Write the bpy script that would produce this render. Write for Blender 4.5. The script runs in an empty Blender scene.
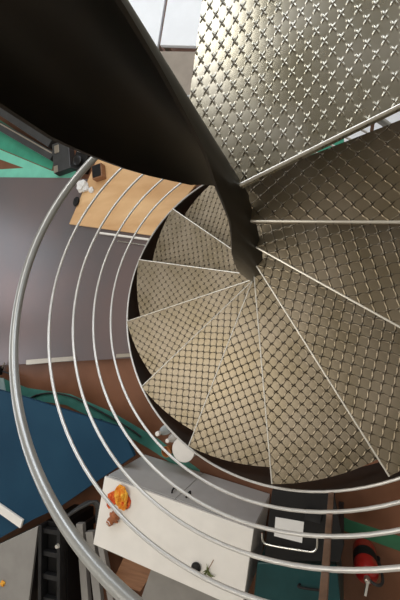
import bpy, bmesh, math, random
from mathutils import Vector, Matrix, noise
random.seed(4)
sc = bpy.context.scene
col = sc.collection
R = math.radians

# ------------------------------------------------------------------ camera
CAM = Vector((0.42629, -0.43779, 1.09489))
ROT = Matrix(((0.93468775, 0.0, 0.35546984),
              (0.03937102, 0.99384744, -0.10352386),
              (-0.35328279, 0.11075769, 0.92893703)))
FPX = 374.346
cd = bpy.data.cameras.new('camera')
cam = bpy.data.objects.new('camera', cd)
col.objects.link(cam)
m4 = ROT.to_4x4(); m4.translation = CAM
cam.matrix_world = m4
cd.sensor_fit = 'VERTICAL'; cd.sensor_height = 36; cd.sensor_width = 24
cd.lens = FPX * 36 / 600
cd.clip_start = 0.02
sc.camera = cam

def at(px, py, z):
    """where a sight line of the photo meets the horizontal plane at height z"""
    v = ROT @ Vector(((px - 200) / FPX, -(py - 300) / FPX, -1))
    return CAM + v * ((z - CAM.z) / v.z)

# ------------------------------------------------------------------ materials
def new_mat(name):
    m = bpy.data.materials.new(name); m.use_nodes = True
    nt = m.node_tree
    return m, nt, nt.nodes, nt.links, nt.nodes['Principled BSDF']

def mat(name, c, rough=.5, metal=0., var=.0, scale=6., c2=None, bump=0., bscale=60., coat=0.):
    m, nt, N, L, b = new_mat(name)
    b.inputs['Roughness'].default_value = rough
    b.inputs['Metallic'].default_value = metal
    b.inputs['Coat Weight'].default_value = coat
    b.inputs['Specular IOR Level'].default_value = .28
    tc = N.new('ShaderNodeTexCoord')
    nz = N.new('ShaderNodeTexNoise'); nz.inputs['Scale'].default_value = scale; nz.inputs['Detail'].default_value = 5
    L.new(tc.outputs['Object'], nz.inputs['Vector'])
    rp = N.new('ShaderNodeValToRGB')
    rp.color_ramp.elements[0].position = .35; rp.color_ramp.elements[1].position = .65
    if c2 is None:
        c2 = tuple(min(1, x * (1 + var)) for x in c); c = tuple(x * (1 - var) for x in c)
    rp.color_ramp.elements[0].color = (*c, 1); rp.color_ramp.elements[1].color = (*c2, 1)
    L.new(nz.outputs['Fac'], rp.inputs['Fac']); L.new(rp.outputs['Color'], b.inputs['Base Color'])
    if bump:
        n2 = N.new('ShaderNodeTexNoise'); n2.inputs['Scale'].default_value = bscale
        L.new(tc.outputs['Object'], n2.inputs['Vector'])
        bp = N.new('ShaderNodeBump'); bp.inputs['Strength'].default_value = bump; bp.inputs['Distance'].default_value = .01
        L.new(n2.outputs['Fac'], bp.inputs['Height']); L.new(bp.outputs['Normal'], b.inputs['Normal'])
    return m

def wood_mat(name, c, c2, scale=3., rough=.5, direction=(1, 12, 1)):
    m, nt, N, L, b = new_mat(name)
    b.inputs['Roughness'].default_value = rough
    tc = N.new('ShaderNodeTexCoord'); mp = N.new('ShaderNodeMapping'); mp.inputs['Scale'].default_value = direction
    nz = N.new('ShaderNodeTexNoise'); nz.inputs['Scale'].default_value = scale; nz.inputs['Detail'].default_value = 8
    nz.inputs['Distortion'].default_value = .6
    L.new(tc.outputs['Object'], mp.inputs['Vector']); L.new(mp.outputs['Vector'], nz.inputs['Vector'])
    rp = N.new('ShaderNodeValToRGB'); rp.color_ramp.elements[0].position = .3; rp.color_ramp.elements[1].position = .7
    rp.color_ramp.elements[0].color = (*c, 1); rp.color_ramp.elements[1].color = (*c2, 1)
    L.new(nz.outputs['Fac'], rp.inputs['Fac']); L.new(rp.outputs['Color'], b.inputs['Base Color'])
    return m

def tread_mat(name, cell=.057, cellv=.057, base=(.335, .29, .225), rough=.44, width=.30, faint=.34, bow=.03, pillow=.10, bar_tone=.30):
    """embossed sheet: a diamond lattice of pillows with short crossed bars at the joints"""
    m, nt, N, L, b = new_mat(name)
    b.inputs['Metallic'].default_value = .88
    tc = N.new('ShaderNodeTexCoord')
    wob = N.new('ShaderNodeTexNoise'); wob.inputs['Scale'].default_value = 3
    L.new(tc.outputs['Object'], wob.inputs['Vector'])
    sx = N.new('ShaderNodeSeparateXYZ'); L.new(tc.outputs['Object'], sx.inputs[0])
    def M(op, a, bb=None, c=None):
        n = N.new('ShaderNodeMath'); n.operation = op
        for i, v in enumerate((a, bb, c)):
            if v is None: continue
            if isinstance(v, (int, float)): n.inputs[i].default_value = v
            else: L.new(v, n.inputs[i])
        return n.outputs[0]
    u = M('MULTIPLY', sx.outputs[0], 1.0 / cell); v = M('MULTIPLY', sx.outputs[1], 1.0 / cellv)
    a = M('ADD', u, v); c = M('SUBTRACT', u, v)
    a, c = (M('ADD', a, M('MULTIPLY', M('SINE', M('MULTIPLY', c, 2*math.pi)), bow)), M('ADD', c, M('MULTIPLY', M('SINE', M('MULTIPLY', a, 2*math.pi)), bow)))
    sa = M('ABSOLUTE', M('SINE', M('MULTIPLY', a, math.pi)))
    sb = M('ABSOLUTE', M('SINE', M('MULTIPLY', c, math.pi)))
    # each lattice line is a thin pressed bar, full at the crossings and fading half way between them
    def ridge(s1, s2):
        line = M('SUBTRACT', 1., M('MINIMUM', 1., M('DIVIDE', s1, width)))
        amp = M('MAXIMUM', faint, M('SUBTRACT', 1., M('POWER', s2, 3.0)))
        return M('MULTIPLY', line, amp)
    bars = M('MAXIMUM', ridge(sa, sb), ridge(sb, sa))
    pil = M('POWER', M('MULTIPLY', sa, sb), .6)
    hgt = M('ADD', M('MULTIPLY', pil, pillow), bars)
    bp = N.new('ShaderNodeBump'); bp.inputs['Strength'].default_value = 1.; bp.inputs['Distance'].default_value = .003
    L.new(hgt, bp.inputs['Height']); L.new(bp.outputs['Normal'], b.inputs['Normal'])
    # pressed bars darker than the sheet, plus worn smears
    rp = N.new('ShaderNodeValToRGB')
    rp.color_ramp.elements[0].position = .10; rp.color_ramp.elements[0].color = (*base, 1)
    rp.color_ramp.elements[1].position = .75; rp.color_ramp.elements[1].color = (base[0]*bar_tone, base[1]*bar_tone*.9, base[2]*bar_tone*.8, 1)
    L.new(bars, rp.inputs['Fac'])
    n2 = N.new('ShaderNodeTexNoise'); n2.inputs['Scale'].default_value = 4; n2.inputs['Detail'].default_value = 6
    L.new(tc.outputs['Object'], n2.inputs['Vector'])
    r2 = N.new('ShaderNodeValToRGB')
    r2.color_ramp.elements[0].position = .3; r2.color_ramp.elements[0].color = (.72, .70, .60, 1)
    r2.color_ramp.elements[1].position = .6; r2.color_ramp.elements[1].color = (1, 1, 1, 1)
    L.new(n2.outputs['Fac'], r2.inputs['Fac'])
    mx = N.new('ShaderNodeMix'); mx.data_type = 'RGBA'; mx.blend_type = 'MULTIPLY'; mx.inputs[0].default_value = 1
    L.new(rp.outputs['Color'], mx.inputs[6]); L.new(r2.outputs['Color'], mx.inputs[7])
    L.new(mx.outputs[2], b.inputs['Base Color'])
    r3 = M('ADD', M('MULTIPLY', n2.outputs['Fac'], .2), rough - .1)
    L.new(r3, b.inputs['Roughness'])
    return m

def emit(name, c, s):
    m, nt, N, L, b = new_mat(name)
    b.inputs['Base Color'].default_value = (*c, 1)
    b.inputs['Emission Color'].default_value = (*c, 1); b.inputs['Emission Strength'].default_value = s
    return m

M = dict(
    tread=tread_mat('embossed_stainless'),
    landing=tread_mat('embossed_landing_sheet', .047, .078, (.46, .445, .39), .28, .36, .0, .0, .10, .34),
    nosing=mat('bright_highlight_edge', (.82, .80, .74), .35, .5, .06),  # lightened so the light along the nosing sits in its colour
    dark_steel=mat('dark_rolled_steel', (.026, .024, .020), .36, .5, c2=(.040, .032, .024), scale=3),
    strip_steel=mat('brushed_dark_steel', (.10, .095, .085), .35, .8, .15),
    stringer=mat('stringer_steel', (.035, .033, .031), .38, .5, c2=(.055, .046, .038), scale=4),
    rail=mat('satin_stainless', (.70, .70, .69), .35, .6, .05),
    handrail=mat('painted_grey_handrail', (.38, .39, .385), .3, .55, .04),
    post=mat('rusty_brown_steel', (.22, .13, .09), .4, .5, .2, 20),
    floor=mat('polished_redbrown_floor', (.13, .055, .028), .35, 0, c2=(.21, .095, .055), scale=1.6, coat=.0),
    dull_green=mat('dull_green_floor_paint', (.04, .16, .085), .4, 0, .15),
    green=mat('green_floor_paint', (.05, .30, .20), .3, 0, .1),
    teal=mat('teal_floor_paint', (.07, .24, .20), .4, 0, .15),
    mint=mat('mint_floor_paint', (.18, .58, .44), .4, 0, .06),
    grey=mat('grey_sheet_metal', (.15, .145, .155), .3, .35, c2=(.20, .155, .155), scale=.7),  # reddish reflections mixed into the sheet colour as soft blotches
    alu=mat('bare_aluminium', (.46, .42, .36), .35, .8, .06),
    blue=mat('blue_tabletop', (.001, .036, .080), .7, 0, c2=(.006, .05, .10), scale=1.5),
    white=mat('white_laminate', (.86, .84, .81), .4, 0, .03),
    white2=mat('white_gloss_board', (.82, .86, .92), .25, 0, .02),
    gdoor=mat('grey_cabinet_front', (.50, .50, .50), .45, 0, .04),
    black=mat('black_plastic', (.007, .007, .008), .55, 0, .2),
    blackm=mat('black_metal', (.03, .03, .032), .35, .5, .2),
    chrome=mat('chrome', (.8, .8, .78), .12, 1., .02),
    ply=wood_mat('plywood', (.58, .33, .15), (.80, .54, .29), 1.2, direction=(1, 3, 1)),
    brownwood=wood_mat('brown_wood', (.22, .10, .05), (.34, .17, .09), 3),
    paper=mat('white_paper', (.80, .80, .80), .7, 0, .03, bump=.2, bscale=25),
    red=mat('red_enamel', (.32, .012, .010), .3, 0, .15, coat=.5),
    yellow=mat('yellow_cloth', (.88, .52, .07), .7, 0, c2=(.80, .26, .03), scale=16),
    redcloth=mat('red_cloth', (.62, .06, .02), .7, 0, c2=(.80, .20, .04), scale=40),
    ginger=mat('brown_glazed', (.34, .12, .05), .5, 0, .25, 40),
    tealbox=mat('dark_teal_enamel', (.012, .055, .060), .35, .1, .1),
    wall=mat('pale_plaster', (.72, .68, .60), .8, 0, .03),
    ceil=mat('cream_ceiling', (.42, .38, .31), .8, 0, .02),
    leaf=mat('olive_leaf', (.12, .14, .05), .6, 0, .25, 40),
    glassb=mat('clear_plastic_bottle', (.55, .62, .64), .15, 0, .05),
    orange=mat('orange_plastic', (.50, .20, .06), .4, 0, .1),
    cable=mat('dark_rubber', (.03, .03, .03), .5, 0, .1),
    board=mat('grey_board', (.30, .29, .28), .45, .1, .06),
    brownpanel=mat('grey_brown_panel', (.30, .26, .22), .5, 0, .08),
    cyan=mat('pale_cyan_sheet', (.45, .60, .62), .4, 0, .05),
    frame=mat('dark_grey_profile', (.075, .078, .082), .4, .5, .1),
)

# ------------------------------------------------------------------ object helpers
def tag(o, label=None, cat=None, group=None, kind=None):
    if label: o['label'] = label
    if cat: o['category'] = cat
    if group: o['group'] = group
    if kind: o['kind'] = kind
    return o
def empty(name, loc=(0, 0, 0), rz=0):
    o = bpy.data.objects.new(name, None); col.objects.link(o)
    o.location = loc; o.rotation_euler = (0, 0, rz); o.empty_display_size = .1
    return o
def obj(name, bm, m, parent=None, smooth=False, loc=None, rz=0):
    bmesh.ops.recalc_face_normals(bm, faces=bm.faces)
    me = bpy.data.meshes.new(name); bm.to_mesh(me); bm.free()
    me.materials.append(m if not isinstance(m, str) else M[m])
    if smooth:
        for p in me.polygons: p.use_smooth = True
        try: me.set_sharp_from_angle(angle=R(40))
        except Exception: pass
    o = bpy.data.objects.new(name, me); col.objects.link(o)
    if parent: o.parent = parent
    if loc is not None: o.location = loc
    o.rotation_euler = (0, 0, rz)
    return o
def B(): return bmesh.new()
def prism(bm, pts, z0, z1, bevel=0.):
    """pts: list of (x,y); extruded from z0 to z1"""
    lo = [bm.verts.new((p[0], p[1], z0)) for p in pts]; hi = [bm.verts.new((p[0], p[1], z1)) for p in pts]
    n = len(pts); fs = [bm.faces.new(lo[::-1]), bm.faces.new(hi)]
    for i in range(n): fs.append(bm.faces.new((lo[i], lo[(i+1) % n], hi[(i+1) % n], hi[i])))
    if bevel:
        es = {e for f in fs for e in f.edges}
        bmesh.ops.bevel(bm, geom=list(es), offset=bevel, segments=2, affect='EDGES', profile=.5)
    return bm
def box(bm, c, s, bevel=0., rz=0):
    ca, sa = math.cos(rz), math.sin(rz); x, y = s[0]/2, s[1]/2
    pts = [(c[0]+ca*a-sa*b, c[1]+sa*a+ca*b) for a, b in ((-x,-y),(x,-y),(x,y),(-x,y))]
    return prism(bm, pts, c[2]-s[2]/2, c[2]+s[2]/2, bevel)
def tube(bm, pts, r, n=10, closed=False, flat=None):
    pts = [Vector(p) for p in pts]; rings = []; N_ = len(pts)
    up = Vector((0, 0, 1))
    for i, p in enumerate(pts):
        rr = r[i] if isinstance(r, (list, tuple)) else r
        a = pts[i-1] if (i > 0 or closed) else p; b = pts[(i+1) % N_] if (i < N_-1 or closed) else p
        t = (b - a).normalized()
        s = t.cross(up)
        if s.length < 1e-3: s = Vector((1, 0, 0))
        s.normalize(); w = s.cross(t).normalized()
        rings.append([bm.verts.new(p + s*rr*math.cos(2*math.pi*k/n) + w*rr*math.sin(2*math.pi*k/n)) for k in range(n)])
    for i in range(N_ - (0 if closed else 1)):
        q = rings[(i+1) % N_]
        for k in range(n): bm.faces.new((rings[i][k], rings[i][(k+1) % n], q[(k+1) % n], q[k]))
    if not closed: bm.faces.new(rings[0][::-1]); bm.faces.new(rings[-1])
    return bm
def lathe(bm, prof, c=(0, 0, 0), n=20):
    rings = []
    for r_, z in prof:
        rings.append([bm.verts.new((c[0]+r_*math.cos(2*math.pi*k/n), c[1]+r_*math.sin(2*math.pi*k/n), c[2]+z)) for k in range(n)])
    for i in range(len(prof)-1):
        for k in range(n): bm.faces.new((rings[i][k], rings[i][(k+1) % n], rings[i+1][(k+1) % n], rings[i+1][k]))
    bm.faces.new(rings[0][::-1]); bm.faces.new(rings[-1]); return bm
def smooth_path(pts, n=8):
    P = [Vector(p) for p in pts]; out = []
    for i in range(len(P)-1):
        p0 = P[max(i-1, 0)]; p1 = P[i]; p2 = P[i+1]; p3 = P[min(i+2, len(P)-1)]
        for k in range(n):
            t = k/n
            out.append(.5*((2*p1)+(-p0+p2)*t+(2*p0-5*p1+4*p2-p3)*t*t+(-p0+3*p1-3*p2+p3)*t**3))
    out.append(P[-1]); return out

# ------------------------------------------------------------------ the spiral staircase
H = 0.18267; D = 26.29957; TH0 = 21.46865; RO = 1.1; RI = 0.117
FZ = -3.10                                     # workshop floor
NT = 17
stair = empty('spiral_staircase', (0, 0, FZ))
tag(stair, 'steel spiral staircase with embossed wedge treads, grey handrail and dark hollow core', 'staircase')
def sp(o):                                     # keep world coordinates while parented to the empty at floor level
    o.location.z -= FZ; return o
def nz(th): return (th - TH0) * H / D          # height of the nosing line at azimuth th

def interp(tab, x):
    if x <= tab[0][0]: return tab[0][1]
    for (a, za), (b, zb) in zip(tab, tab[1:]):
        if x <= b: return za + (zb-za)*(x-a)/(b-a)
    return tab[-1][1]
def rc(th): return interp([(-10, .113), (10, .121), (30, .136), (45, .139)], th)

# tread: plate in local coordinates, front edge along +x, body towards +y side
def tread_bm(span, r0, r1, lip, over):
    """wedge plate with folded front and end flanges; over = how far the back edge tucks under the tread above, most at the core"""
    bm = B(); T = .005; sr = R(span)
    def back(r):                                # point on the back edge, parallel to the radius at the span
        ov = min(over - .115*r, .9*r); t = math.sqrt(r*r - ov*ov); return (t*math.cos(sr) - ov*math.sin(sr), t*math.sin(sr) + ov*math.cos(sr))
    bx_, by_ = back(r1); a1 = math.atan2(by_, bx_); n = 14
    arc = [((r1-.022*i/n)*math.cos(a1*i/n), (r1-.022*i/n)*math.sin(a1*i/n)) for i in range(n+1)]
    cx_, cy_ = back(r0); a0 = math.atan2(cy_, cx_)
    arc2 = [(r0*math.cos(a0*i/6), r0*math.sin(a0*i/6)) for i in range(6, -1, -1)]
    prism(bm, arc+arc2, -T, 0)
    prism(bm, [(r0, 0), (r1, 0), (r1, .004), (r0, .004)], -lip, -T)
    k2 = [((r1-.004)*x/r1, (r1-.004)*y/r1) for x, y in arc[::-1]]
    prism(bm, arc+k2, -lip, -T)
    return bm
def nosing_bm(r0, r1):
    bm = B()
    tube(bm, [(r0, .001, -.003), (r1, .001, -.003)], .0042, 8)
    prism(bm, [(r0, -.0025), (r1, -.0025), (r1, 0), (r0, 0)], -.012, -.0035)
    return bm
first = None
for k in range(1, NT):
    if first is None:
        t = obj('tread', tread_bm(D, RI, RO, .036, .132), 'tread', stair)
        n_ = obj('nosing', nosing_bm(RI, RO), 'nosing', t, smooth=True); first = (t, n_)
    else:
        t = first[0].copy(); col.objects.link(t); n_ = first[1].copy(); n_.parent = t; col.objects.link(n_)
    t.location = (0, 0, -k*H - FZ); t.rotation_euler = (0, 0, R(TH0 - k*D))
n_['label'] = 'front edge of the tread with its highlight painted bright'
# top landing plate: wide wedge with a straight far edge
bm = B(); RL = 1.35
a0_, a1_ = R(TH0), math.atan2(1.349, .030)
outer = [(RL*math.cos(a0_+(a1_-a0_)*i/24), RL*math.sin(a0_+(a1_-a0_)*i/24)) for i in range(25)]
ax_, ay_ = -.103, .12
inner = [(rc(q)*math.cos(R(q)), rc(q)*math.sin(R(q))) for q in (128, 110, 90, 70, 50, 35, TH0)]
prism(bm, outer + inner, -.005, 0)
c_, s_ = math.cos(a0_), math.sin(a0_)
prism(bm, [(RI*c_, RI*s_), (RL*c_, RL*s_), (RL*c_-.004*s_, RL*s_+.004*c_), (RI*c_-.004*s_, RI*s_+.004*c_)], -.034, -.005)
prism(bm, outer + [(p[0]*.997, p[1]*.997) for p in outer[::-1]], -.034, -.005)
prism(bm, [outer[-1], inner[0], (inner[0][0]+.004, inner[0][1]), (outer[-1][0]+.004, outer[-1][1])], -.034, -.005)
land = obj('landing_plate', bm, 'landing', stair, loc=(0, 0, -FZ))
land['label'] = 'wide top landing plate of embossed steel'
obj('nosing', nosing_bm(RI, 1.35), 'nosing', land, smooth=True, rz=R(TH0))

# rolled inner plate: open tube above, helical band below
TOP = [(-74, -.257), (-55, -.13), (-35, -.011), (-24, .10), (-15, .185), (-5, .25), (4, .31), (11, .42), (18, .55), (22, .68), (24, 1.02), (205, 1.02)]
BOT = [(21.5, -.13), (60, -.18), (97, -.185), (127, -.093), (142, .01), (157, .122), (170, .24), (181, .356), (190, .45), (197, .53), (200.5, .68), (201.5, 1.0)]
TLO = math.floor(TH0 - NT*D)
def top_z(th): return interp(TOP, th) if th > -74 else max(nz(th) + interp([(-220, .16), (-120, .26), (-74, .407)], th), FZ+.05)
def bot_z(th): return interp(BOT, th) if th > 21.5 else max(nz(th) - .13, FZ)
def sheet(r0_, r1_, lo, hi, ths, nseg):
    bm = B(); A = []; Bv = []
    for th in ths:
        r0 = r0_(th) if callable(r0_) else r0_; r1 = r1_(th) if callable(r1_) else r1_
        c, s = math.cos(R(th)), math.sin(R(th)); a, b = lo(th), hi(th)
        A.append([bm.verts.new((r0*c, r0*s, a+(b-a)*j/nseg)) for j in range(nseg+1)])
        Bv.append([bm.verts.new((r1*c, r1*s, a+(b-a)*j/nseg)) for j in range(nseg+1)])
    for i in range(len(ths)-1):
        for j in range(nseg):
            bm.faces.new((A[i][j], A[i+1][j], A[i+1][j+1], A[i][j+1]))
            bm.faces.new((Bv[i][j], Bv[i][j+1], Bv[i+1][j+1], Bv[i+1][j]))
        for j in (0, nseg): bm.faces.new((A[i][j], Bv[i][j], Bv[i+1][j], A[i+1][j]))
    for i in (0, -1):
        for j in range(nseg): bm.faces.new((A[i][j], A[i][j+1], Bv[i][j+1], Bv[i][j]))
    return bm
ths = [TLO + i*4 for i in range(int((18-TLO)/4)+1)]
ths = [t for t in ths if t < 16] + [16, 18, 20, 21.5, 22.5, 23.3, 24, 26] + [30+4*i for i in range(38)] + [182, 185, 188, 191, 194, 197, 199, 200.5, 201.3]
ths = sorted(set(ths))
core = obj('core_plate', sheet(lambda t: rc(t)-.004, lambda t: rc(t)+.004, bot_z, top_z, ths, 6), 'dark_steel', stair, smooth=True)
sp(core); core['label'] = 'near-black rolled steel plate forming the hollow core'

# outer stringer, rails and handrail
RS = 1.138
def stz(th, dz): return nz(th) + dz
sth = [TH0 + 2 - 3*i for i in range(int((NT*D+0)/3)+1)][::-1]
sth = [t for t in sth if nz(t) - .066 > FZ + .02]
st = obj('stringer', sheet(RS-.004, RS+.004, lambda t: max(nz(t)-.33, FZ), lambda t: nz(t)-.070, sth, 2), 'stringer', stair, smooth=True); sp(st)
def helix(r, dz, a, b, step=3):
    n = int(abs(b-a)/step)+1
    return [(r*math.cos(R(a+(b-a)*i/n)), r*math.sin(R(a+(b-a)*i/n)), nz(a+(b-a)*i/n)+dz) for i in range(n+1)]
bm = B(); tube(bm, helix(RS, -.0675, sth[0], sth[-1]), .0062, 8)
e = obj('stringer_edge', bm, 'rail', stair, smooth=True); sp(e); e['label'] = 'bright bare steel edge along the top of the stringer'
LOWTH = TH0 - 16.2*D
for i in range(4):
    bm = B(); tube(bm, helix(1.137, .150 + .1946*i, TH0+2, LOWTH), .0074, 10)
    sp(obj('guard_rail', bm, 'rail', stair, smooth=True))
bm = B()
path = helix(1.137, .9606, TH0+2, LOWTH)
tube(bm, path, .0205, 18)
sp(obj('handrail', bm, 'handrail', stair, smooth=True))
for k in (-0.05, 3.5, 7.95, 12.3, 16.0):
    th = TH0 - k*D - (0 if k > 0 else -.5)
    c, s = math.cos(R(th)), math.sin(R(th)); z = nz(th)
    bm = B(); bx = B()
    r_ = 1.146
    hw = .011
    pts = [((r_+dr)*c - s*dt, (r_+dr)*s + c*dt) for dr, dt in ((-.004,-hw),(.004,-hw),(.004,hw),(-.004,hw))]
    zlo = max(z-.33, FZ)
    prism(bm, pts, zlo, z+.955, .0015); bx.free()
    if k == 7.95: bm.free(); continue
    p = obj('guard_post', bm, 'post', stair); sp(p); p['label'] = 'rust-brown flat steel post'

# ------------------------------------------------------------------ the room
XL, XR, YF, YB, ZC = -8.6, 4.2, -5.4, 7.2, 3.6
def quad_struct(name, m, c, s):
    bm = B(); box(bm, c, s); o = obj(name, bm, m); o['kind'] = 'structure'; return o
quad_struct('floor', 'floor', ((XL+XR)/2, (YF+YB)/2, FZ-.05), (XR-XL+.4, YB-YF+.4, .1))
quad_struct('ceiling', 'ceil', ((XL+XR)/2, (YF+YB)/2, ZC+.05), (XR-XL+.4, YB-YF+.4, .1))
quad_struct('wall_right', 'wall', (XR+.1, (YF+YB)/2, (FZ+ZC)/2), (.2, YB-YF, ZC-FZ))
quad_struct('wall_front', 'wall', ((XL+XR)/2, YF-.1, (FZ+ZC)/2), (XR-XL+.4, .2, ZC-FZ))
def wall_with_holes(name, m, u0, u1, z0, z1, holes, place):
    us = sorted({u0, u1, *[h[0] for h in holes], *[h[1] for h in holes]}); zs = sorted({z0, z1, *[h[2] for h in holes], *[h[3] for h in holes]})
    bm = B()
    for a, b in zip(us, us[1:]):
        for c, d in zip(zs, zs[1:]):
            if any(h[0] <= a and b <= h[1] and h[2] <= c and d <= h[3] for h in holes): continue
            place(bm, a, b, c, d)
    o = obj(name, bm, m); o['kind'] = 'structure'; return o
wh = [(-5.2, -2.2, .4, 3.2), (-1.8, 1.2, .4, 3.2), (2.4, 3.8, .4, 3.2)]
wall_with_holes('wall_back', 'wall', XL, XR, FZ, ZC, wh, lambda bm, a, b, c, d: box(bm, ((a+b)/2, YB+.1, (c+d)/2), (b-a, .2, d-c)))
wl = [(-3.6, -.8, -.6, 2.6), (0., 2.8, -.6, 2.6)]
wall_with_holes('wall_left', 'wall', YF, YB, FZ, ZC, wl, lambda bm, a, b, c, d: box(bm, (XL-.1, (a+b)/2, (c+d)/2), (.2, b-a, d-c)))
wi = 1
glass, nt_, N_, L_, b_ = new_mat('window_glass')
b_.inputs['Transmission Weight'].default_value = 1; b_.inputs['Roughness'].default_value = 0; b_.inputs['IOR'].default_value = 1.0
def area(name, loc, rot, sx, sy, power, colr):
    ld = bpy.data.lights.new(name, 'AREA'); ld.shape = 'RECTANGLE'; ld.size = sx; ld.size_y = sy; ld.energy = power; ld.color = colr
    o = bpy.data.objects.new(name, ld); col.objects.link(o); o.location = loc; o.rotation_euler = rot
    return o
for (a, b, c, d) in wh:
    w = empty('window_%d' % wi, ((a+b)/2, YB+.1, c)); w['kind'] = 'structure'
    bm = B(); t = .05
    for bx_ in (((0, 0, t/2), (b-a, .08, t)), ((0, 0, d-c-t/2), (b-a, .08, t)), ((-(b-a)/2+t/2, 0, (d-c)/2), (t, .08, d-c)), (((b-a)/2-t/2, 0, (d-c)/2), (t, .08, d-c)), ((0, 0, (d-c)/2), (t, .06, d-c))): box(bm, *bx_)
    obj('window_frame', bm, 'frame', w); wi += 1
for (a, b, c, d) in wl:
    w = empty('window_%d' % wi, (XL-.1, (a+b)/2, c)); w['kind'] = 'structure'
    bm = B(); t = .05
    for bx_ in (((0, 0, t/2), (.08, b-a, t)), ((0, 0, d-c-t/2), (.08, b-a, t)), ((0, -(b-a)/2+t/2, (d-c)/2), (.08, t, d-c)), ((0, (b-a)/2-t/2, (d-c)/2), (.08, t, d-c)), ((0, 0, (d-c)/2), (.06, t, d-c))): box(bm, *bx_)
    obj('window_frame', bm, 'frame', w); wi += 1

# ------------------------------------------------------------------ floor markings
def marking(i, m, pts, z=FZ, t=.003):
    bm = B(); prism(bm, [at(x, y, z)[:2] for x, y in pts], z, z+t)
    o = obj('trim_%d' % i, bm, m); o['kind'] = 'structure'
marking(1, 'teal', [(-40, 362), (28, 388), (70, 394), (112, 412), (160, 440), (200, 470), (200, 482), (150, 449), (108, 425), (66, 405), (20, 398), (-40, 376)])
marking(2, 'dull_green', [(300, 497), (350, 520), (430, 546), (430, 562), (350, 533), (290, 508)])
marking(3, 'green', [(-60, 88), (0, 120), (55, 156), (52, 170), (0, 148.5), (-60, 126)])
marking(4, 'mint', [(-60, 127), (0, 149.5), (52, 171), (80, 171), (80, 180), (-60, 180), (-60, 173), (24, 168), (-60, 138)])
marking(5, 'green', [(298, 180), (350, 160), (352, 60), (300, 60)])

# ------------------------------------------------------------------ things on the floor
def slab(name, m, pts, z1, t, label, cat, group=None, bevel=.004):
    P = [at(x, y, z1) for x, y in pts]; c = sum(P, Vector())/len(P)
    bm = B(); prism(bm, [(p.x-c.x, p.y-c.y) for p in P], -t, 0, bevel)
    o = obj(name, bm, m, loc=(c.x, c.y, z1)); return tag(o, label, cat, group)
def rect_from(p0, p1, p3, z):
    """true rectangle: edge p0-p1, depth from p3"""
    a, b, d = at(*p0, z), at(*p1, z), at(*p3, z)
    ux = (b-a); L1 = ux.length; ux.normalize(); uy = Vector((-ux.y, ux.x, 0)); w = (d-a).dot(uy)
    return a, ux, uy, L1, w

PZ = FZ+.05
slab('metal_platform', 'grey', [(-140, 176), (78, 178), (190, 192), (190, 355), (24, 364), (-140, 373)], PZ, .05,
     'low platform clad in smooth grey sheet metal below the left side of the stairs', 'platform')
slab('edge_strip', 'alu', [(26, 365), (76, 360.5), (76, 356), (26, 360)], PZ+.012, .012, 'short bare aluminium strip along the lower edge of the grey platform', 'metal strip')
slab('edge_strip', 'alu', [(116, 358), (134, 356.5), (134, 353), (116, 354)], PZ+.012, .012, 'small aluminium strip on the grey platform edge beside the stair stringer', 'metal strip')
BZ = PZ+.03
slab('plywood_board', 'ply', [(69, 224), (156, 236), (196, 184), (104, 142)], BZ, .03, 'light orange plywood board lying on the grey platform', 'board')
bm = B(); a, b = at(100, 233, PZ+.016), at(152, 240, PZ+.016); tube(bm, [a, b], .016, 12)
tag(obj('plastic_tube', bm, 'white', smooth=True), 'white tube lying along the lower edge of the plywood board', 'tube')
bm = B(); a, b = at(118, 241, PZ+.01), at(150, 246, PZ+.01); tube(bm, [a, b], .009, 10)
tag(obj('metal_rod', bm, 'chrome', smooth=True), 'thin silver rod beside the white tube on the grey platform', 'rod')

# small black device, crumpled paper and dark box on the board
c = at(77, 202, BZ); o = empty('computer_mouse', c, R(75))
bm = B(); lathe(bm, [(.02, 0), (.045, .004), (.05, .015), (.045, .03), (.03, .038), (.008, .041)], n=20)
bmesh.ops.scale(bm, vec=(1.45, .95, 1), verts=bm.verts); obj('body', bm, 'black', o, smooth=True)
bm = B(); lathe(bm, [(.006, 0), (.01, .002), (.01, .01), (.006, .012)], (.035, 0, .034), n=12); obj('scroll_wheel', bm, 'blackm', o, smooth=True)
tag(o, 'small rounded black device on the left edge of the plywood board', 'computer mouse')
def crumple(name, c, r, m, label, cat, flat=.6, seed=0, sub=3):
    bm = B(); bmesh.ops.create_icosphere(bm, subdivisions=sub, radius=r)
    for v in bm.verts:
        n = noise.noise(v.co*(2.2/r)*.5 + Vector((seed, 0, 0))); n2 = noise.noise(v.co*(5/r)*.5 + Vector((0, seed, 0)))
        v.co *= 1 + .45*n + .3*n2; v.co.z = max(v.co.z*flat, -r*flat*.5)
    zmin = min(v.co.z for v in bm.verts)
    for v in bm.verts: v.co.z -= zmin
    return tag(obj(name, bm, m, loc=c), label, cat)
crumple('crumpled_paper', at(84, 187, BZ), .085, 'paper', 'crumpled white paper on the plywood board beside the black device', 'paper', .6, 3)
crumple('crumpled_paper', at(91.5, 190, BZ), .04, 'paper', 'smaller crumpled white scrap nearer the stairs than the larger paper', 'paper', .6, 8)
c = at(101, 174, BZ); o = empty('battery_box', c, R(10))
bm = B(); box(bm, (0, 0, .05), (.16, .2, .1), .006); obj('body', bm, 'brownwood', o)
bm = B(); box(bm, (0, 0, .105), (.13, .17, .012), .004); obj('lid', bm, 'black', o)
tag(o, 'dark brown box at the far left corner of the plywood board', 'box')

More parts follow.
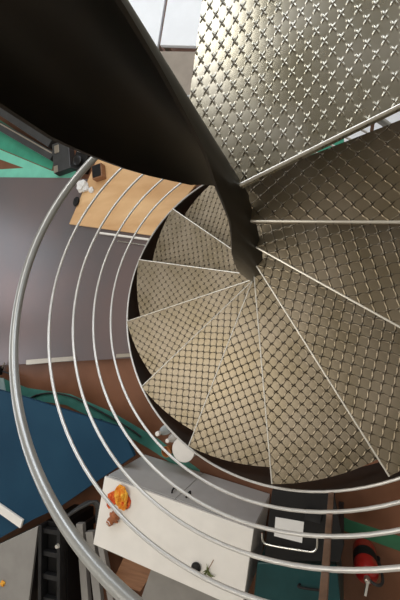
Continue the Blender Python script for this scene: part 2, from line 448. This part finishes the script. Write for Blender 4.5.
# beams at the far left
def beam(name, p0, p1, w, z, h, m, label, cat, group=None):
    a, b = at(*p0, z+h), at(*p1, z+h); d = (b-a); L1 = d.length; an = math.atan2(d.y, d.x)
    o = empty(name, ((a.x+b.x)/2, (a.y+b.y)/2, z), an)
    bm = B(); box(bm, (0, 0, h/2), (L1, w, h), .004)
    obj('profile', bm, m, o)
    bm = B(); box(bm, (0, w*.28, h+.002), (L1*.98, w*.16, .006), .001); q = obj('bright_strip', bm, 'alu', o); q['label'] = 'bright aluminium lip'
    return tag(o, label, cat, group)
beam('steel_beam', (-60, 64), (54, 136), .36, FZ, .12, 'frame', 'dark grey metal beam with a bright lip beside the green floor band, the upper of two', 'beam')
beam('steel_beam', (-60, 92), (52, 156), .13, FZ, .08, 'frame', 'narrower dark grey metal beam bordering the green floor band, the lower of two', 'beam')
c = at(61, 157, FZ+.12); o = empty('junction_housing', (c.x, c.y, FZ), R(10))
bm = B(); box(bm, (0, .02, .06), (.30, .46, .12), .01); obj('body', bm, 'frame', o)
bm = B(); box(bm, (-.06, .14, .127), (.08, .12, .014), .003); obj('label_plate', bm, 'alu', o)
bm = B(); box(bm, (-.1, -.16, .125), (.07, .1, .01), .003); obj('vent', bm, 'alu', o)
tag(o, 'dark grey metal housing at the end of the two beams', 'housing')
c = at(80, 158, FZ+.14); o = empty('bench_machine', (c.x, c.y, FZ), R(-20))
bm = B(); box(bm, (0, 0, .07), (.24, .34, .14), .02); obj('body', bm, 'black', o)
bm = B(); lathe(bm, [(.06, 0), (.07, .01), (.07, .04), (.05, .05)], (.0, -.05, .14), 20); obj('dial', bm, 'blackm', o, smooth=True)
bm = B(); box(bm, (0, .12, .15), (.16, .09, .03), .005); obj('tray', bm, 'white', o)
tag(o, 'black device with a round dial and white tray beside the handrail, by the beams', 'machine')

# cable across the red floor
bm = B(); pts = [at(x, y, FZ+.014) for x, y in ((22, 405), (34, 396), (52, 393), (72, 397), (92, 407), (112, 418), (132, 430), (141, 437))]
tube(bm, smooth_path(pts), .011, 8)
tag(obj('power_cable', bm, 'cable', smooth=True), 'dark cable curving over the red-brown floor and teal stripe', 'cable')

# clamp and cyan sheet at left edge
slab('plastic_sheet', 'cyan', [(-30, 378), (3, 378), (6, 398), (-30, 402)], FZ+.02, .02, 'pale cyan sheet at the left edge beside the blue table', 'sheet')
c = at(3, 371, PZ); o = empty('table_clamp', c, R(80))
bm = B(); tube(bm, [(0, -.3, .02), (0, .02, .02)], .012, 8); obj('bar', bm, 'blackm', o, smooth=True)
bm = B(); box(bm, (.0, .02, .03), (.12, .05, .06), .008); obj('jaw', bm, 'black', o)
bm = B(); tube(bm, [(.04, .0, .03), (.13, -.03, .03)], .009, 8); obj('screw_handle', bm, 'alu', o, smooth=True)
tag(o, 'small black clamp on the left end of the grey platform edge', 'clamp')

# blue table
TZ = FZ+.55
o = empty('blue_table', (*at(70, 470, FZ)[:2], FZ))
P = [at(x, y, TZ) - Vector((o.location.x, o.location.y, FZ)) for x, y in ((-140, 352), (24, 397), (122, 428), (134, 456), (58, 508), (34, 519), (0, 538), (-60, 560), (-110, 545))]
bm = B(); prism(bm, [p[:2] for p in P], .50, .55, .004); obj('tabletop', bm, 'blue', o)
P2 = [at(x, y, TZ-.02) - Vector((o.location.x, o.location.y, FZ)) for x, y in ((122, 428), (134, 456), (58, 508))]
for x, y in ((10, 412), (72, 430), (84, 462), (44, 488), (-60, 450)):
    q = at(x, y, TZ) - Vector((o.location.x, o.location.y, FZ)); bm = B(); box(bm, (q.x, q.y, .25), (.05, .05, .5)); obj('leg', bm, 'blackm', o)
tag(o, 'large low table with a deep blue top beside the grey platform', 'table')
bm = B(); a, b = at(-8, 503, TZ+.02), at(22, 524, TZ+.02); d = b-a
box(bm, (0, 0, 0), (d.length, .10, .03), .005)
tag(obj('white_batten', bm, 'white', loc=((a.x+b.x)/2, (a.y+b.y)/2, TZ+.016), rz=math.atan2(d.y, d.x)), 'white batten lying on the lower left corner of the blue table', 'batten')

# white cabinet with grey doors
CZ = FZ+.83
a, ux, uy, L1, w = rect_from((105, 478), (253, 531), (96, 537), CZ)
an = math.atan2(ux.y, ux.x); sgn = 1 if w > 0 else -1; w = abs(w)*1.12
o = empty('white_cabinet', (a.x, a.y, FZ), an)
bm = B(); box(bm, (L1/2, sgn*w/2, .415), (L1, w, .80), .003); obj('body', bm, 'white', o)
bm = B(); box(bm, (L1/2, sgn*(w/2-.006), .82), (L1+.01, w+.02, .03), .004); obj('worktop', bm, 'white', o)
for i in (0, 1):
    bm = B(); box(bm, (L1*(.25+.5*i), -sgn*.008, .40), (L1/2-.006, .018, .76), .002); dr = obj('door', bm, 'gdoor', o); dr['label'] = 'grey door'
    bm = B(); hx = L1*(.5+(.05 if i else -.05))
    tube(bm, smooth_path([(hx, -sgn*.016, .70), (hx, -sgn*.045, .69), (hx, -sgn*.045, .61), (hx, -sgn*.016, .60)], 4), .009, 8); obj('handle', bm, 'black', dr, smooth=True)
tag(o, 'white cabinet with grey doors standing below the stairs, crumpled cloth on top', 'cabinet')
# flower shaped cloth, gingerbread figure, dark knob and sprig on the cabinet
def cloth(pts, amp, seed, z0):
    """crumpled rag: subdivided outline raised in folds"""
    bm = B(); n = 16; K = 48; rings = []
    c = Vector((sum(p[0] for p in pts)/len(pts), sum(p[1] for p in pts)/len(pts)))
    out = smooth_path([(p[0], p[1], 0) for p in pts+[pts[0]]], K//len(pts))[:-1]
    cen = bm.verts.new((c.x, c.y, z0+amp))
    for j in range(1, n+1):
        f = j/n; ring = []
        for p in out:
            x, y = c.x+(p.x-c.x)*f, c.y+(p.y-c.y)*f
            fold = abs(noise.noise(Vector((x*26+seed, y*9, seed)))) + .6*abs(noise.noise(Vector((x*50, y*40+seed, 0))))
            ring.append(bm.verts.new((x, y, z0 + amp*(.15+1.9*fold)*(1.1-.6*f))))
        rings.append(ring)
    m = len(out)
    for k in range(m): bm.faces.new((cen, rings[0][k], rings[0][(k+1) % m]))
    for j in range(n-1):
        for k in range(m): bm.faces.new((rings[j][k], rings[j+1][k], rings[j+1][(k+1) % m], rings[j][(k+1) % m]))
    return bm
c = at(120, 497, CZ); o = empty('crumpled_cloth', c)
def loc(pts): return [tuple((at(x, y, CZ)-c)[:2]) for x, y in pts]
obj('red_cloth', cloth(loc([(108, 494), (113, 491), (124, 488), (131, 499), (130, 507), (124, 509), (118, 503), (109, 508)]), .035, 3, .003), 'redcloth', o, smooth=True)
obj('yellow_cloth', cloth(loc([(116, 490), (122, 483), (129, 488), (130, 497), (127, 509), (121, 506), (117, 498)]), .045, 7, .022), 'yellow', o, smooth=True)
tag(o, 'crumpled red and yellow cloth at the left end of the white cabinet top', 'cloth')
c = at(114, 518, CZ+.013); o = empty('gingerbread_figure', c, R(50)); o.scale = (1.15, 1.5, 1.2)
bm = B(); tube(bm, [(-.07, 0, .02), (-.06, 0, .02), (-.03, 0, .022), (0, 0, .022), (.03, 0, .026), (.05, 0, .028), (.075, 0, .028), (.085, 0, .026)], [.008, .02, .026, .022, .028, .034, .03, .01], 14)
obj('body', bm, 'ginger', o, smooth=True)
for s in (-1, 1):
    bm = B(); tube(bm, [(.0, s*.01, .022), (.015, s*.03, .02), (.02, s*.04, .018)], [.012, .011, .006], 8); obj('arm', bm, 'ginger', o, smooth=True)
bm = B(); tube(bm, [(-.03, -.014, .045), (-.02, .0, .05), (-.03, .014, .045)], .003, 6); tube(bm, [(-.055, -.008, .04), (-.045, 0, .042), (-.055, .008, .04)], .003, 6); q = obj('icing', bm, 'paper', o, smooth=True); q['label'] = 'white icing marks'
tag(o, 'small brown figure with white marks lying beside the crumpled cloth', 'figure')
c = at(197, 566, CZ); o = empty('cabinet_knob', c)
bm = B(); lathe(bm, [(.02, 0), (.035, .005), (.045, .025), (.04, .045), (.015, .055)], n=18); obj('bowl', bm, 'black', o, smooth=True)
tag(o, 'dark round pot on the near edge of the white cabinet top', 'pot'); o.name = 'small_pot'
c = at(208, 570, CZ); o = empty('dried_sprig', c)
bm = B()
for k in range(14):
    a_ = random.uniform(0, 6.28); l = random.uniform(.03, .09)
    tube(bm, [(0, 0, .004), (l*.5*math.cos(a_), l*.5*math.sin(a_), .03), (l*math.cos(a_+.3), l*math.sin(a_+.3), random.uniform(.01, .05))], [.004, .006, .001], 5)
obj('leaves', bm, 'leaf', o); bm = B(); tube(bm, [(0, 0, .004), (.05, .1, .01)], .003, 6); obj('stem', bm, 'brownwood', o)
tag(o, 'dry olive-green sprig lying beside the dark round pot', 'sprig')

# bottles, cup and plate behind the cabinet
def bottle(px, py, h, r, m, label, capm='white'):
    c = at(px, py, FZ+h); o = empty('plastic_bottle', (c.x, c.y, FZ))
    bm = B(); lathe(bm, [(r*.9, 0), (r, .01), (r, h*.62), (r*.8, h*.74), (r*.36, h*.84), (r*.36, h*.93)], n=18); obj('body', bm, m, o, smooth=True)
    bm = B(); lathe(bm, [(r*.42, h*.91), (r*.45, h*.92), (r*.45, h*.99), (r*.36, h)], n=16); obj('cap', bm, capm, o, smooth=True)
    bm = B(); lathe(bm, [(r*1.015, h*.2), (r*1.02, h*.22), (r*1.02, h*.5), (r*1.015, h*.52)], n=18); obj('bottle_label', bm, 'paper', o, smooth=True)
    return tag(o, label, 'bottle')
bottle(157, 434, .55, .055, 'glassb', 'tall clear bottle with a paper label next to the stringer, the left one')
bottle(167, 441, .42, .05, 'white', 'shorter white bottle between the clear bottle and the round plate')
c = at(166, 452, FZ+.12); o = empty('orange_cup', (c.x, c.y, FZ))
bm = B(); lathe(bm, [(.045, 0), (.05, .01), (.06, .12), (.055, .12), (.045, .02), (.01, .012)], n=20); obj('cup', bm, 'orange', o, smooth=True)
tag(o, 'small orange-brown cup in front of the two bottles', 'cup')
c = at(183, 450, FZ+.34); o = empty('round_lid', (c.x, c.y, FZ))
bm = B(); lathe(bm, [(.12, 0), (.125, .01), (.12, .32), (.13, .325), (.13, .335), (.115, .34), (.01, .335)], n=28); obj('bucket', bm, 'white', o, smooth=True); o.name = 'white_bucket'
bm = B(); tube(bm, [(.125*math.cos(R(a_)), .125*math.sin(R(a_)), .30+.0*a_) for a_ in range(0, 181, 12)], .004, 6); obj('handle', bm, 'alu', o, smooth=True)
tag(o, 'white bucket with a round lid between the bottles and the grey cabinet doors', 'bucket')

# black bench with paper and chrome bar
KZ = FZ+.80
def table(name, pts, zt, tt, m, label, cat, legm='blackm', leg=.045):
    P = [at(x, y, zt) for x, y in pts]; c = sum(P, Vector())/len(P)
    o = empty(name, (c.x, c.y, FZ)); Q = [(p.x-c.x, p.y-c.y) for p in P]
    bm = B(); prism(bm, Q, zt-FZ-tt, zt-FZ, .004); obj('tabletop', bm, m, o)
    for q in Q:
        bm = B(); box(bm, (q[0]*.92, q[1]*.92, (zt-FZ-tt)/2), (leg, leg, zt-FZ-tt)); obj('leg', bm, legm, o)
    return tag(o, label, cat)
o = table('black_bench', [(272, 490), (334, 495), (344, 545), (340, 562), (264, 560)], KZ, .05, 'black', 'black bench with a white sheet and a steel bar on it, below the stringer', 'bench')
slab('paper_sheet', 'paper', [(275.5, 517), (304, 522), (302, 543), (274, 536)], KZ+.006, .004, 'white sheet of paper on the black bench', 'paper', bevel=.0)
bm = B(); hp = [(262, 533), (263, 541), (270, 545), (305, 551), (314, 551), (317, 546), (317, 536)]
tube(bm, smooth_path([at(x, y, KZ+.03) for x, y in hp], 5), .009, 10)
tag(obj('steel_bar', bm, 'chrome', smooth=True), 'bent shiny steel bar lying on the black bench beside the paper', 'bar')
slab('small_blackbox', 'blackm', [(306, 510), (322, 514), (320, 524), (304, 520)], KZ+.05, .05, 'small dark block on the black bench behind the paper', 'block').name = 'metal_block'
# teal tool chest
c1 = [(258, 563), (336, 567), (344, 640), (250, 640)]
P = [at(x, y, FZ+.79) for x, y in c1]; c = sum(P, Vector())/4; o = empty('tool_chest', (c.x, c.y, FZ)); Q = [(p.x-c.x, p.y-c.y) for p in P]
bm = B(); prism(bm, Q, 0, .755, .008); obj('body', bm, 'tealbox', o)
bm = B(); prism(bm, [(q[0]*1.02, q[1]*1.02) for q in Q], .75, .79, .01); obj('lid', bm, 'tealbox', o)
bm = B(); hx = [(q-Vector((c.x, c.y, 0))) for q in (at(300, 585, FZ+.8), at(322, 588, FZ+.8))]
tube(bm, smooth_path([(hx[0].x, hx[0].y, .785), (hx[0].x, hx[0].y, .83), (hx[1].x, hx[1].y, .83), (hx[1].x, hx[1].y, .785)], 4), .01, 8); obj('handle', bm, 'black', o, smooth=True)
tag(o, 'dark teal metal chest between the white cabinet and the stair post', 'tool chest')

# fire extinguisher
c = at(364, 549, FZ); o = empty('fire_extinguisher', (c.x, c.y, FZ), R(-100))
bm = B(); lathe(bm, [(.09, 0), (.10, .01), (.102, .04), (.102, .36), (.095, .41), (.07, .45), (.035, .475), (.03, .49)], n=28); obj('cylinder', bm, 'red', o, smooth=True)
bm = B(); lathe(bm, [(.1035, .14), (.104, .15), (.104, .28), (.1035, .29)], n=28); q = obj('paper_band', bm, 'black', o, smooth=True)
bm = B(); lathe(bm, [(.026, .485), (.028, .50), (.022, .54), (.012, .545)], n=14); obj('valve', bm, 'alu', o, smooth=True)
bm = B(); box(bm, (.045, 0, .55), (.13, .022, .012), .003); box(bm, (.05, 0, .525), (.10, .02, .010), .003); obj('lever', bm, 'chrome', o)
bm = B(); tube(bm, smooth_path([(0, .02, .51), (0, .08, .53), (0, .125, .44), (0, .128, .25), (.02, .126, .10)]), .013, 8); obj('hose', bm, 'cable', o, smooth=True)
bm = B(); tube(bm, [(.02, .126, .10), (.025, .126, .02)], [.014, .022], 10); obj('nozzle', bm, 'black', o, smooth=True)
tag(o, 'red fire extinguisher standing on the red-brown floor right of the stair post', 'fire extinguisher')
# grey cabinet and crate bottom
slab('grey_crate', 'board', [(152, 566), (228, 594), (226, 680), (120, 660)], FZ+.60, .60, 'plain grey crate beside the near edge of the white cabinet', 'crate')
slab('wooden_box', 'brownwood', [(128, 548), (160, 562), (140, 592), (112, 582)], FZ+.35, .35, 'brown wooden box between the white cabinet and the grey crate', 'box')

# bottom left: board, black trolley, rails, hoses
P = [at(x, y, FZ+.56) for x, y in ((-60, 572), (38, 526), (24, 640), (-60, 640))]; c = sum(P, Vector())/4
o = empty('grey_desk', (c.x, c.y, FZ)); Q = [(p.x-c.x, p.y-c.y) for p in P]
bm = B(); prism(bm, Q, .53, .56, .003); obj('tabletop', bm, 'board', o)
bm = B(); prism(bm, [(q[0]*.93, q[1]*.93) for q in Q], 0, .53, .003); obj('body', bm, 'frame', o)
tag(o, 'grey topped desk at the lower left corner with a yellow tag on it', 'desk')
crumple('yellow_tag', at(3, 583, FZ+.56), .035, 'yellow', 'yellow crumpled tag on the grey panel', 'tag', .5, 5, 2)
P = [at(x, y, FZ+.55) for x, y in ((42, 528), (64, 520), (76, 640), (30, 640))]; c = sum(P, Vector())/4
o = empty('machine_frame', (c.x, c.y, FZ)); Q = [Vector((p.x-c.x, p.y-c.y)) for p in P]
u = (Q[0]+Q[1])/2; v = (Q[2]+Q[3])/2; dd = v-u; an = math.atan2(dd.y, dd.x); side = Vector((-math.sin(an), math.cos(an)))
bm = B(); box(bm, (0, 0, .25), (dd.length, .30, .5), .01, an); obj('base', bm, 'black', o)
for s in (-1, 1):
    bm = B(); q = side*s*.13; box(bm, (q.x, q.y, .56), (dd.length, .045, .10), .005, an); obj('side_rail', bm, 'blackm', o)
for k in range(5):
    bm = B(); q = u + dd*(.06+.2*k); box(bm, (q.x, q.y, .55), (.05, .26, .06), .004, an); obj('cross_bar', bm, 'blackm', o)
q = u + dd*.16; bm = B(); lathe(bm, [(.02, 0), (.03, .01), (.02, .03)], (q.x+side.x*.12, q.y+side.y*.12, .60), 14); obj('knob', bm, 'chrome', o, smooth=True)
tag(o, 'black ladder-like machine frame between the grey panel and the grey rails', 'machine frame')
for i, (x0, x1, lab) in enumerate(((79, 88, 'left one'), (89, 102, 'middle one'), (99, 118, 'right one'))):
    a, b = at(x0, 524+8*i, FZ+.45), at(x1, 640, FZ+.45); d = b-a
    o = empty('guide_rail', ((a.x+b.x)/2, (a.y+b.y)/2, FZ), math.atan2(d.y, d.x))
    bm = B(); box(bm, (0, 0, .42), (d.length, (.09, .10, .07)[i], .06), .004); obj('rail', bm, 'board', o)
    for s in (-1, 1): bm = B(); box(bm, (s*d.length*.45, 0, .195), (.06, .06, .39)); obj('leg', bm, 'blackm', o)
    tag(o, 'long grey flat rail right of the black machine frame, the %s of three' % lab, 'rail')
for i in range(4):
    bm = B(); tube(bm, smooth_path([at(x, y, FZ+.60+.036*i) for x, y in ((60+4*i, 522-3*i), (72+4*i, 512-2*i), (88+3*i, 502), (96+2*i, 506+4*i), (97, 520+5*i))]), .016, 8)
    tag(obj('black_hose', bm, 'cable', smooth=True), 'black hose looping beside the left end of the white cabinet, one of a bundle', 'hose', 'bundle of black hoses beside the cabinet')

# pale tables beyond the landing
def wtable(pts, z, label, m='white2'):
    return table('work_table', pts, z, .04, m, label, 'table', 'alu')
wtable([(124, -40), (171, -40), (157, 48), (118, 40)], FZ+.75, 'white topped work table seen left of the landing edge, farther from it')
wtable([(174, -40), (250, -40), (235, 47), (160, 45)], FZ+.75, 'white topped work table partly hidden by the landing plate')
slab('brown_panel', 'brownpanel', [(153, 51), (240, 52), (225, 120), (150, 110)], FZ+.74, .74, 'grey-brown chest in front of the white work tables', 'chest')
wtable([(344, 60), (440, 40), (440, 125), (344, 165)], FZ+.75, 'white topped work table seen through the slit below the landing edge')

# ------------------------------------------------------------------ light
W = bpy.data.worlds.new('sky'); sc.world = W; W.use_nodes = True
wn = W.node_tree.nodes; bg = wn['Background']
bg.inputs['Color'].default_value = (.80, .88, 1, 1); bg.inputs['Strength'].default_value = .4
for (a, b, c, d) in wh: area('window_daylight', ((a+b)/2, YB+.3, (c+d)/2), (R(90), 0, 0), b-a, d-c, 130, (.90, .95, 1)).rotation_euler = (R(-90), 0, 0)
for (a, b, c, d) in wl: area('window_daylight', (XL-.3, (a+b)/2, (c+d)/2), (R(90), 0, R(-90)), b-a, d-c, 90, (.95, .97, 1))
area('ceiling_panel_lamp', (-2.3, -1.3, ZC-.05), (0, 0, 0), 3.2, 2.6, 132, (1, .92, .80))
area('ceiling_panel_lamp', (-1.75, 4.4, ZC-.05), (0, 0, 0), 1.6, 1.6, 75, (1, .97, .92))

sc.view_settings.view_transform = 'Standard'; sc.view_settings.look = 'None'; sc.view_settings.gamma = 1
sc.view_settings.use_curve_mapping = False
sc.view_settings.exposure = 0.0
